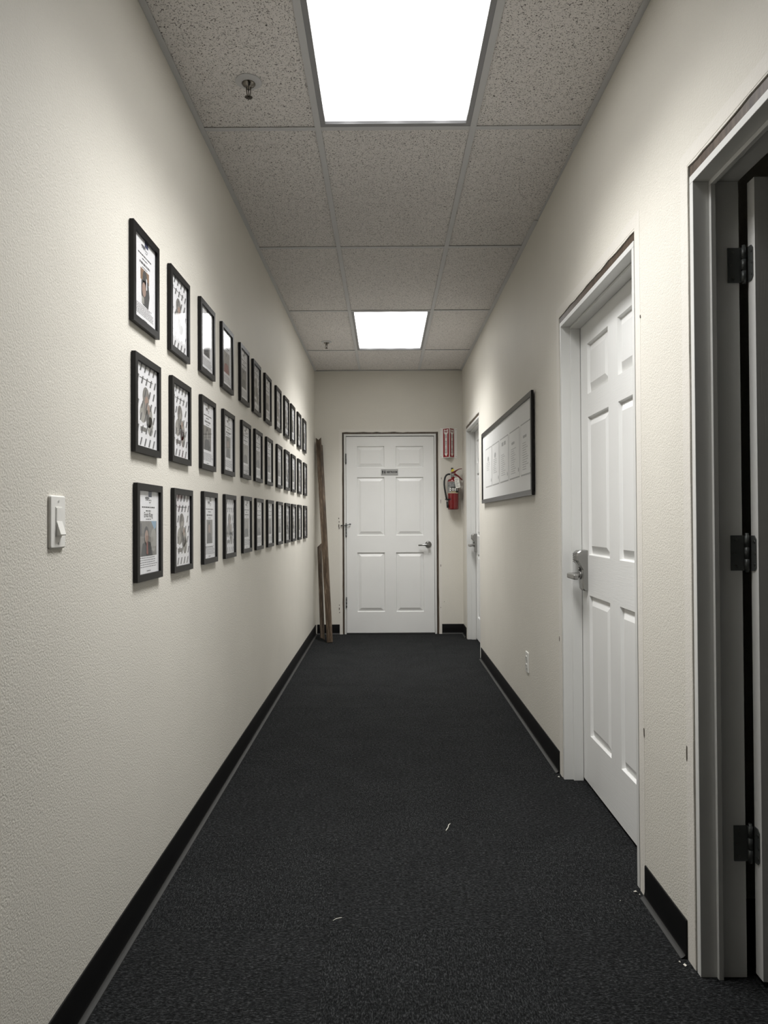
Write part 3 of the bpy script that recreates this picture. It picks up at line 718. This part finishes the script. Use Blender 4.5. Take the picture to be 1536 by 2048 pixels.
m_ = MB(); m_.poly(rect(-IW/2-0.0002, IW/2+0.0002, FR, FH-FR, -0.0078)); fo = m_.build('glass', m_glass, fix=False); glass_mesh = fo.data; bpy.data.objects.remove(fo)

TOP = [(2.004,2.031),(2.356,2.031),(2.741,2.043),(3.104,2.048),(3.497,2.054),(3.843,2.052),(4.221,2.054),(4.648,2.060),(5.035,2.062),(5.392,2.064),(5.794,2.063),(6.183,2.064)]
MID = [(2.018,1.658),(2.370,1.660),(2.752,1.664),(3.128,1.667),(3.534,1.675),(3.888,1.677),(4.267,1.678),(4.682,1.679),(5.057,1.680),(5.410,1.681),(5.805,1.681),(6.220,1.682)]
BOT = [(2.033,1.282),(2.390,1.283),(2.779,1.288),(3.153,1.290),(3.553,1.296),(3.912,1.296),(4.295,1.298),(4.695,1.298),(5.072,1.298),(5.427,1.299),(5.805,1.301),(6.220,1.302)]
ORD = ['first', 'second', 'third', 'fourth', 'fifth', 'sixth', 'seventh', 'eighth', 'ninth', 'tenth', 'eleventh', 'last']
KINDS = {'top': [('figure', 1), ('pattern', 1), ('award', 3), ('award', 14), ('award', 5), ('pattern', 2), ('award', 8), ('pattern', 1), ('pattern', 2), ('award', 5), ('pattern', 1), ('award', 3)],
         'middle': [('pattern', 1), ('pattern', 2), ('award', 5), ('award', 3), ('award', 8), ('award', 5), ('award', 3), ('award', 8), ('pattern', 2), ('award', 5), ('pattern', 1), ('pattern', 2)],
         'bottom': [('portrait', 1), ('pattern', 2), ('award', 3), ('pattern', 1), ('award', 8), ('award', 5), ('award', 3), ('award', 8), ('pattern', 1), ('pattern', 2), ('award', 5), ('pattern', 1)]}
WHAT = {'figure': 'black frame with award sheet showing a standing figure', 'portrait': 'black frame with award sheet and large colour portrait', 'award': 'black framed award sheet with photo and text lines', 'pattern': 'black frame holding sheet of diagonal grey marks'}
rf = random.Random(21)
for rname, rowv in (('top', TOP), ('middle', MID), ('bottom', BOT)):
    for k, (yy, zt) in enumerate(rowv):
        kind, seed = KINDS[rname][k]
        t = empty('picture_frame', (XL-0.0, yy+FW/2, zt-FH), LW)
        t.location.x = XL+0.0004
        tag(t, f'{WHAT[kind]}, {rname} row, {ORD[k]} from the light switch', 'picture frame', 'black picture frames in three rows')
        for nm, me in (('frame', frame_mesh), ('backing', back_mesh), ('glass', glass_mesh), ('print', sheet_mesh(kind, seed, 'Erick King' if kind == 'portrait' else None))):
            o = bpy.data.objects.new(nm, me); col.objects.link(o); o.parent = t

# ------------------------------------------------------------------ light switch and outlet
t = empty('light_switch', (XL+0.0004, 1.557, 1.112), LW); tag(t, 'white rocker light switch on the cream wall beside the frames', 'light switch')
m_ = MB(); m_.rbox(-0.0355, 0.0355, -0.0065, 0.0, 0.0, 0.116, 0.0055); m_.build('wall_plate', m_plastic, t)
m_ = MB(); m_.box(-0.0150, 0.0150, -0.0078, -0.0066, 0.025, 0.091); m_.build('rocker_bezel', m_plastic, t, bevel=0.0006)
m_ = MB(); x0, x1 = -0.0128, 0.0128
pr = [(-0.0079, 0.0275), (-0.0168, 0.0285), (-0.0178, 0.0305), (-0.0086, 0.0600), (-0.0090, 0.0885), (-0.0079, 0.0885)]
m_.prism(pr, lambda a, b, d: (d, a, b), x0, x1); m_.build('rocker', m_plastic, t)
for zz in (0.0105, 0.1035):
    m_ = MB(); m_.cyl((0, -0.0064, zz), (0, -0.0072, zz), 0.0028, n=12); m_.box(-0.0004, 0.0004, -0.0075, -0.0071, zz-0.0024, zz+0.0024, 1)
    m_.build('plate_screw', [m_plastic, m_darkslot], t)
t = empty('wall_outlet', (XR-0.0004, 4.012, 0.309), RW); tag(t, 'white duplex wall outlet low on the right wall', 'outlet')
m_ = MB(); m_.rbox(-0.0355, 0.0355, -0.0065, 0.0, 0.0, 0.116, 0.0055); m_.build('wall_plate', m_plastic, t)
for zz in (0.036, 0.080):
    m_ = MB(); m_.rbox(-0.0165, 0.0165, -0.0085, -0.0066, zz-0.0145, zz+0.0145, 0.008); s_ = m_.build('socket', m_plastic, t)
    m_ = MB()
    for xx in (-0.0065, 0.0065): m_.box(xx-0.0011, xx+0.0011, -0.0092, -0.0086, zz-0.002, zz+0.006)
    m_.cyl((0, -0.0086, zz-0.008), (0, -0.0092, zz-0.008), 0.0024, n=10); m_.build('socket_slot', m_darkslot, s_)
m_ = MB(); m_.cyl((0, -0.0064, 0.058), (0, -0.0073, 0.058), 0.0028, n=12); m_.build('plate_screw', m_screw, t)

# ------------------------------------------------------------------ framed notice board on the right wall
YN, YFAR, ZB0, ZB1 = 3.757, 5.71, 1.300, 1.857
BWD = YFAR-YN; BH = ZB1-ZB0
t = empty('notice_board', (XR-0.0004, (YN+YFAR)/2, ZB0), RW); tag(t, 'wide dark framed notice board with five printed sheets', 'notice board')
rw_, dp_ = 0.030, 0.022
def rail(pts):
    m_ = MB(); m_.prism(pts, lambda a, b, d: (a, d, b), -dp_, -0.0085); return m_.build('frame_rail', m_boardframe if abs(pts[0][1]-pts[1][1]) < 1e-6 else m_black, t, bevel=0.001)
h2 = BWD/2
rail([(-h2, 0), (h2, 0), (h2-rw_, rw_), (-h2+rw_, rw_)]); rail([(-h2, BH), (h2, BH), (h2-rw_, BH-rw_), (-h2+rw_, BH-rw_)])
rail([(-h2, 0), (-h2+rw_, rw_), (-h2+rw_, BH-rw_), (-h2, BH)]); rail([(h2, 0), (h2-rw_, rw_), (h2-rw_, BH-rw_), (h2, BH)])
m_ = MB(); m_.box(-h2+0.012, h2-0.012, -0.0135, -0.0088, 0.012, BH-0.012); m_.build('backing_board', m_paperb, t)
for xx in (-h2+0.05, h2-0.05):
    for z0, z1 in ((0.02, 0.20), (0.30, 0.46)):
        m_ = MB(); m_.box(xx-0.02, xx+0.02, -0.0084, 0.0, z0, z1); m_.build('wall_spacer', m_black, t)
cyb = (YN+YFAR)/2; rnd = random.Random(31)
for k, (ya, yb) in enumerate(((3.787, 4.093), (4.132, 4.461), (4.510, 4.832), (4.875, 5.185), (5.209, 5.520))):
    x0, x1 = cyb-yb, cyb-ya; z0, z1 = 1.418-ZB0, 1.714-ZB0; m_ = MB()
    m_.box(x0, x1, -0.0143, -0.0136, z0, z1, 0)
    e_ = 0.0075
    for a in (rect(x0, x1, z0, z0+e_, -0.01445), rect(x0, x1, z1-e_, z1, -0.01445), rect(x0, x0+e_*0.6, z0+e_, z1-e_, -0.01445), rect(x1-e_*0.6, x1, z0+e_, z1-e_, -0.01445)): m_.poly(a, 1)
    w_ = x1-x0
    if k in (3, 4): m_.poly(ellipse((x0+x1)/2-0.02, z1-0.085, 0.035, 0.020, -0.01445), 1)
    elif k == 2:
        for q in range(2): m_.poly(rect(x0+0.07+q*0.09, x0+0.14+q*0.09, z1-0.055, z1-0.030, -0.01445), 1)
    else: m_.poly(rect(x0+0.07, x0+0.17, z1-0.085, z1-0.070, -0.01445), 1)
    nl = (12, 12, 11, 8, 5)[k]
    for q in range(nl):
        zz = z1-0.115-q*0.0135; u = x0+0.05; ue = x0+0.05+rnd.uniform(0.10, 0.17)
        if zz < z0+0.03: break
        while u < ue: w = rnd.uniform(0.012, 0.04); m_.poly(rect(u, min(u+w, ue), zz, zz+0.0045, -0.01445), 1); u += w+0.006
    m_.poly(ellipse(x1-0.035, z0+0.045, 0.012, 0.014, -0.01445, tilt=0.5), 1)
    m_.build('printed_sheet', [m_paperb, m_lightink], t, fix=False)

# ------------------------------------------------------------------ restroom sign on the end door
t = empty('restroom_sign', (0.0445, YB+0.0036, 1.632), BW); tag(t, 'small silver RESTROOM sign with two figures on the end door', 'sign')
m_ = MB(); m_.box(-0.0875, 0.0875, -0.0025, 0.0, 0.0, 0.065); m_.build('sign_plate', m_plate, t, bevel=0.0006)
m_ = MB(); yy = -0.0028
put_text(m_, 'RESTROOM', 0.0250, 0.0255, 0.0335, yy, 0, 0.84, 0.0011)
for cx, dress in ((-0.070, False), (-0.0485, True)):
    m_.poly(ellipse(cx, 0.0525, 0.0036, 0.0038, yy))
    if dress: m_.poly([(cx-0.0035, yy, 0.047), (cx+0.0035, yy, 0.047), (cx+0.0085, yy, 0.029), (cx+0.0035, yy, 0.026), (cx+0.003, yy, 0.012), (cx-0.003, yy, 0.012), (cx-0.0035, yy, 0.026), (cx-0.0085, yy, 0.029)])
    else: m_.poly([(cx-0.007, yy, 0.047), (cx+0.007, yy, 0.047), (cx+0.0075, yy, 0.029), (cx+0.004, yy, 0.029), (cx+0.0035, yy, 0.012), (cx-0.0035, yy, 0.012), (cx-0.004, yy, 0.029), (cx-0.0075, yy, 0.029)])
m_.build('sign_lettering', m_ink, t, fix=False)

# ------------------------------------------------------------------ V-shaped extinguisher sign
t = empty('extinguisher_sign', (0.654, YB-0.0004, 1.808), BW); tag(t, 'red and white V-shaped FIRE EXTINGUISHER sign with arrows', 'sign')
SH = 0.305; AP = (0.004, -0.062); SW = 0.060
pts = [(-0.086, 0), (-SW, 0), AP, (SW, 0), (0.086, 0)]
m_ = MB()
th = 0.0016
out_ = [(-0.086, -th), (-SW-0.0005, -th)] + [(AP[0], AP[1]-th)] + [(SW+0.0005, -th), (0.086, -th)]
m_.prism([(a, b) for a, b in out_] + [(a, b) for a, b in pts[::-1]], lambda a, b, d: (a, b, d), 0.0, SH); m_.build('sign_sheet', m_signwhite, t)
for side in (-1, 1):
    A = Vector((side*SW, -th-0.0003, 0)); Bv = Vector((AP[0], AP[1]-th-0.0003, 0))
    if side > 0: A, Bv = Bv, A
    ax = (Bv-A).normalized(); W_ = (Bv-A).length; nrm = Vector((ax.y, -ax.x, 0))
    if nrm.y > 0: nrm = -nrm
    P = lambda a, b, k: tuple(A + ax*a + nrm*(0.0003*k) + Vector((0, 0, b)))
    m_ = MB(); e = 0.006
    m_.poly([P(e, e, 1), P(W_-e, e, 1), P(W_-e, SH-e, 1), P(e, SH-e, 1)], 0)
    c = W_/2; w1, w2 = 0.0155, 0.026
    m_.poly([P(c-w2, SH-0.012, 2), P(c, SH-0.022, 2), P(c+w2, SH-0.012, 2), P(c+w2, SH-0.052, 2), P(c+w1+0.003, SH-0.060, 2), P(c+w1, SH-0.068, 2), P(c+w1, 0.042, 2), P(c+w2-0.004, 0.042, 2), P(c, 0.012, 2), P(c-w2+0.004, 0.042, 2), P(c-w1, 0.042, 2), P(c-w1, SH-0.068, 2), P(c-w1-0.003, SH-0.060, 2), P(c-w2, SH-0.052, 2)][::-1], 1)
    v, f = text2d('FIRE', 0.026, 0.0010); m_.faces([P(c+a*0.78, SH-0.038+b, 3) for a, b in v], f, 0)
    for q, ch in enumerate('EXTINGUISHER'):
        v, f = text2d(ch, 0.0205, 0.0009); m_.faces([P(c+a, SH-0.073-q*0.0165+b, 3) for a, b in v], f, 2)
    m_.build('sign_panel', [m_signred, m_signwhite, m_ink], t, fix=False)
for xx in (-0.078, 0.078):
    for zz in (0.012, SH-0.014):
        m_ = MB(); m_.cyl((xx, -th, zz), (xx, -th-0.0015, zz), 0.003, n=10); m_.build('sign_screw', m_hinge, t)

# ------------------------------------------------------------------ fire extinguisher
EX, EY = 0.690, -0.078
t = empty('fire_extinguisher', (EX, YB-0.0004, 1.275), BW); tag(t, 'red fire extinguisher with black hose hanging on the end wall', 'fire extinguisher')
c = (0.0, EY); R_ = 0.0560
m_ = MB(); m_.lathe([(0.0001, 0.004), (R_-0.010, 0.0), (R_-0.002, 0.004), (R_, 0.012), (R_, 0.288), (R_*0.975, 0.297), (R_*0.88, 0.305), (R_*0.62, 0.312), (0.023, 0.316), (0.018, 0.318), (0.018, 0.330), (0.0001, 0.331)], c, n=40); m_.build('cylinder', m_red, t)
def patch(mb, a0, a1, z0, z1, dr, mi, n=12):
    for k in range(n):
        b0 = math.radians(a0+(a1-a0)*k/n); b1 = math.radians(a0+(a1-a0)*(k+1)/n); rr = R_+dr
        q = [(c[0]+rr*math.sin(b), c[1]-rr*math.cos(b), z) for b, z in ((b0, z0), (b1, z0), (b1, z1), (b0, z1))]; mb.poly(q, mi, True)
m_ = MB(); patch(m_, -88, 60, 0.170, 0.290, 0.0006, 0, 20); patch(m_, -30, 66, 0.170, 0.228, 0.0010, 1); patch(m_, -88, 66, 0.165, 0.170, 0.0008, 2, 20)
patch(m_, -88, 60, 0.281, 0.290, 0.0009, 5, 20)
rnd = random.Random(5)
for a0, a1 in ((-42, -24), (-14, 2), (9, 26), (38, 48)): patch(m_, a0, a1, 0.191, 0.217, 0.0014, 3, 4)
for a0, a1 in ((-38, -29), (-10, -3), (14, 20)): patch(m_, a0, a1, 0.198, 0.210, 0.0018, 1, 2)
for k in range(4): patch(m_, -26+k*13, -17+k*13, 0.174, 0.184, 0.0014, 2, 2)
for r in range(8):
    a = -82
    while a < 18:
        w = rnd.uniform(4, 13)
        if rnd.random() < 0.8: patch(m_, a, a+w, 0.230+r*0.0062, 0.2338+r*0.0062, 0.0010, 4 if a < -30 or r % 3 else 1, 2)
        a += w+2.5
m_.build('label', [m_label, m_labeldark, m_cream, m_signwhite, m_greyink, m_redprint], t, fix=False)
m_ = MB()
m_.cyl((0, EY, 0.330), (0, EY, 0.362), 0.0125, n=16); m_.box(-0.030, 0.020, EY-0.009, EY+0.009, 0.355, 0.368); m_.cyl((0.0, EY-0.009, 0.349), (0.0, EY-0.022, 0.349), 0.012, n=18)
m_.build('valve', m_nickel, t, bevel=0.001)
m_ = MB(); m_.prism([(0.012, 0.366), (0.020, 0.372), (0.058, 0.345), (0.098, 0.302), (0.090, 0.296), (0.050, 0.334), (0.010, 0.352)], lambda a, b, d: (a, d, b), EY-0.010, EY+0.010); m_.build('carry_handle', m_darkred, t, bevel=0.001)
m_ = MB(); m_.prism([(-0.026, 0.370), (0.000, 0.386), (0.030, 0.402), (0.060, 0.416), (0.092, 0.419), (0.092, 0.413), (0.062, 0.408), (0.036, 0.390), (0.022, 0.372), (0.0, 0.369)], lambda a, b, d: (a, d, b), EY-0.009, EY+0.009); m_.build('squeeze_lever', m_darkred, t, bevel=0.001)
m_ = MB(); m_.tube([(-0.028, EY, 0.361), (-0.050, EY, 0.360), (-0.068, EY-0.001, 0.350), (-0.081, EY-0.003, 0.328), (-0.089, EY-0.006, 0.290), (-0.090, EY-0.010, 0.255), (-0.087, EY-0.016, 0.215), (-0.080, EY-0.022, 0.170), (-0.072, EY-0.026, 0.125), (-0.068, EY-0.028, 0.105)], 0.0090, n=12); hs = m_.build('hose', m_hose, t)
m_ = MB(); m_.cyl((-0.0675, EY-0.028, 0.098), (-0.064, EY-0.031, 0.074), 0.0092, n=14, mi=1); m_.cyl((-0.064, EY-0.031, 0.074), (-0.057, EY-0.035, 0.018), 0.0092, 0.0110, n=14, mi=0); m_.build('nozzle', [m_hose, m_label], hs)
m_ = MB(); patch(m_, -86, -30, 0.098, 0.110, 0.0012, 0, 8); m_.box(-0.083, -0.050, EY-0.044, EY-0.014, 0.099, 0.109); m_.build('hose_band', m_hose, t)
m_ = MB(); m_.prism([(0.006, 0.315), (0.052, 0.324), (0.068, 0.222), (0.022, 0.214)], lambda a, b, d: (a, EY-0.0625-(0.324-b)*0.05+d, b), -0.0006, 0.0)
for q in range(7):
    zz = 0.300-q*0.0115; u = 0.015+q*0.002
    m_.poly([(u, EY-0.0635-(0.324-zz)*0.05, zz), (u+0.032-0.006*(q % 3), EY-0.0635-(0.324-zz)*0.05, zz+0.004), (u+0.032-0.006*(q % 3), EY-0.0635-(0.324-zz-0.004)*0.05, zz+0.0085 if q == 0 else zz+0.0065), (u, EY-0.0635-(0.324-zz-0.004)*0.05, zz+0.0045 if q else zz+0.006)], 1)
m_.tube([(0.012, EY-0.012, 0.352), (0.020, EY-0.040, 0.336), (0.028, EY-0.0625, 0.318)], 0.0012, n=6, mi=1)
m_.build('inspection_tag', [m_tag, m_greyink], t, fix=False)
m_ = MB(); m_.prism([(-0.022, 0.382), (0.008, 0.390), (0.012, 0.410), (-0.004, 0.414), (-0.018, 0.402)], lambda a, b, d: (a, d, b), EY-0.0115, EY-0.0105); m_.tube([(-0.006, EY-0.011, 0.400), (-0.010, EY-0.014, 0.392), (-0.004, EY-0.011, 0.384)], 0.0018, n=6); m_.build('pull_pin_tag', m_yellow, t)
m_ = MB(); m_.box(-0.014, 0.014, -0.003, -0.0002, 0.30, 0.432); m_.tube([(0, -0.003, 0.350), (0, -0.030, 0.350), (0, EY+0.011, 0.356)], 0.004, n=8); m_.build('wall_hook', m_label, t)
m_ = MB(); m_.cyl((-0.001, -0.003, 0.424), (-0.001, -0.006, 0.424), 0.0085, n=14); m_.build('hook_screw', m_hose, t)

# ------------------------------------------------------------------ loose wood trim leaning in the corner
def trim_board(foot, head, width, thick, topcut, botcut, label, flutes=True, face=Vector((0, -1, 0))):
    """profiled casing from foot (centre of its bottom end) to head (centre of its top end)"""
    foot = Vector(foot); head = Vector(head); zz = (head-foot); Ln = zz.length; zz = zz.normalized()
    yy = -(face - zz*face.dot(zz)).normalized(); xx = yy.cross(zz).normalized()
    hw = width/2
    # cross-section (x, depth): front is negative y
    if flutes:
        sec = [(-hw, 0), (-hw, -thick*0.75), (-hw*0.86, -thick), (-hw*0.60, -thick), (-hw*0.50, -thick*0.66), (-hw*0.40, -thick*0.95), (-hw*0.12, -thick*0.95), (0.0, -thick*0.60), (hw*0.12, -thick*0.90), (hw*0.38, -thick*0.88), (hw*0.48, -thick*0.58), (hw*0.60, -thick*0.80), (hw*0.86, -thick*0.72), (hw, -thick*0.45), (hw, 0)]
    else:
        sec = [(-hw, 0), (-hw, -thick*0.8), (-hw*0.9, -thick), (hw*0.2, -thick), (hw*0.9, -thick*0.8), (hw, -thick*0.6), (hw, 0)]
    m_ = MB(); fr = [p for p in sec[1:-1]]
    if not flutes: fr = [(-hw, -thick*0.8), (-hw*0.9, -thick), (0.0, -thick), (hw*0.2, -thick), (hw*0.9, -thick*0.8), (hw, -thick*0.6)]
    P = lambda a, b, up: (a, b, (Ln-topcut(a/hw)) if up else botcut(a/hw))
    for k in range(len(fr)-1):
        (a0, b0), (a1, b1) = fr[k], fr[k+1]
        m_.poly([P(a0, b0, 0), P(a1, b1, 0), P(a1, b1, 1), P(a0, b0, 1)]); m_.poly([P(a1, 0, 0), P(a0, 0, 0), P(a0, 0, 1), P(a1, 0, 1)])
        m_.poly([P(a0, b0, 1), P(a1, b1, 1), P(a1, 0, 1), P(a0, 0, 1)]); m_.poly([P(a0, 0, 0), P(a1, 0, 0), P(a1, b1, 0), P(a0, b0, 0)])
    for a, b in (fr[0], fr[-1]): m_.poly([P(a, 0, 0), P(a, b, 0), P(a, b, 1), P(a, 0, 1)])
    o = weld(m_.build('trim_board', m_trim))
    Mx = Matrix((xx, yy, zz)).transposed().to_4x4(); Mx.translation = foot; o.matrix_world = Mx
    tag(o, label, 'trim board', 'loose trim boards in the corner'); return o
trim_board((-0.540, 6.810, 0.004), (-0.682, 7.268, 2.018), 0.055, 0.014, lambda a: 0.026*(1-abs(a)), lambda a: 0.0, 'longest brown wood trim board with V-notched top leaning in the corner')
trim_board((-0.538, 6.836, 0.004), (-0.668, 7.290, 1.960), 0.052, 0.011, lambda a: 0.01*(1+a), lambda a: 0.0, 'brown wood trim board tucked directly behind the longest leaning one', flutes=False)
trim_board((-0.618, 6.900, 0.014), (-0.677, 7.245, 0.940), 0.043, 0.014, lambda a: 0.022*(1-a), lambda a: 0.009*(1-a), 'short brown wood trim board with mitred top in the corner', flutes=False, face=Vector((0.35, -1, 0)))

# ------------------------------------------------------------------ small debris
def thread(x, y, pts, r, label):
    m_ = MB(); m_.tube([(x+a, y+b, r+0.0004) for a, b in pts], r, n=6); tag(m_.build('lint_thread', m_crumb), label, 'lint')
thread(0.231, 2.715, [(-0.010, -0.030), (-0.003, -0.012), (0.001, 0.0), (0.004, 0.018), (0.011, 0.030)], 0.0016, 'white curled lint thread lying on the dark carpet')
thread(-0.147, 2.098, [(-0.013, -0.010), (-0.004, 0.0), (0.012, 0.006)], 0.0009, 'tiny pale lint thread on the carpet near a tile seam')
rnd = random.Random(17)
def crumb(x, y, s, label):
    m_ = MB(); pts = [Vector((rnd.gauss(0, 1), rnd.gauss(0, 1), rnd.gauss(0, 1))).normalized() for _ in range(12)]
    bm = bmesh.new()
    for p in pts: bm.verts.new((p.x*s*rnd.uniform(0.6, 1.2), p.y*s*rnd.uniform(0.6, 1.2), p.z*s*0.6))
    bmesh.ops.convex_hull(bm, input=bm.verts[:])
    for v in [v for v in bm.verts if not v.link_faces]: bm.verts.remove(v)
    me = bpy.data.meshes.new('plaster_crumb'); bm.to_mesh(me); bm.free(); me.materials.append(m_crumb)
    o = bpy.data.objects.new('plaster_crumb', me); col.objects.link(o); zmin = min(v.co.z for v in me.vertices); o.location = (x, y, 0.0002-zmin)
    tag(o, label, 'debris', 'plaster crumbs on the carpet')
crumb(0.713, 2.190, 0.0022, 'lone white plaster speck on the carpet')
for x, y, s, lab in ((0.776, 2.240, 0.0055, 'largest white plaster crumb at the near jamb of the closed white door'), (0.784, 2.224, 0.0035, 'small white plaster crumb at the near jamb of the closed white door'),
                     (0.776, 1.872, 0.0050, 'largest white plaster crumb at the foot of the open doorway jamb'), (0.770, 1.889, 0.0030, 'small white plaster crumb at the foot of the open doorway jamb'),
                     (0.780, 3.238, 0.0050, 'white plaster crumb beside the lever-side jamb of the white door')):
    crumb(x, y, s, lab)
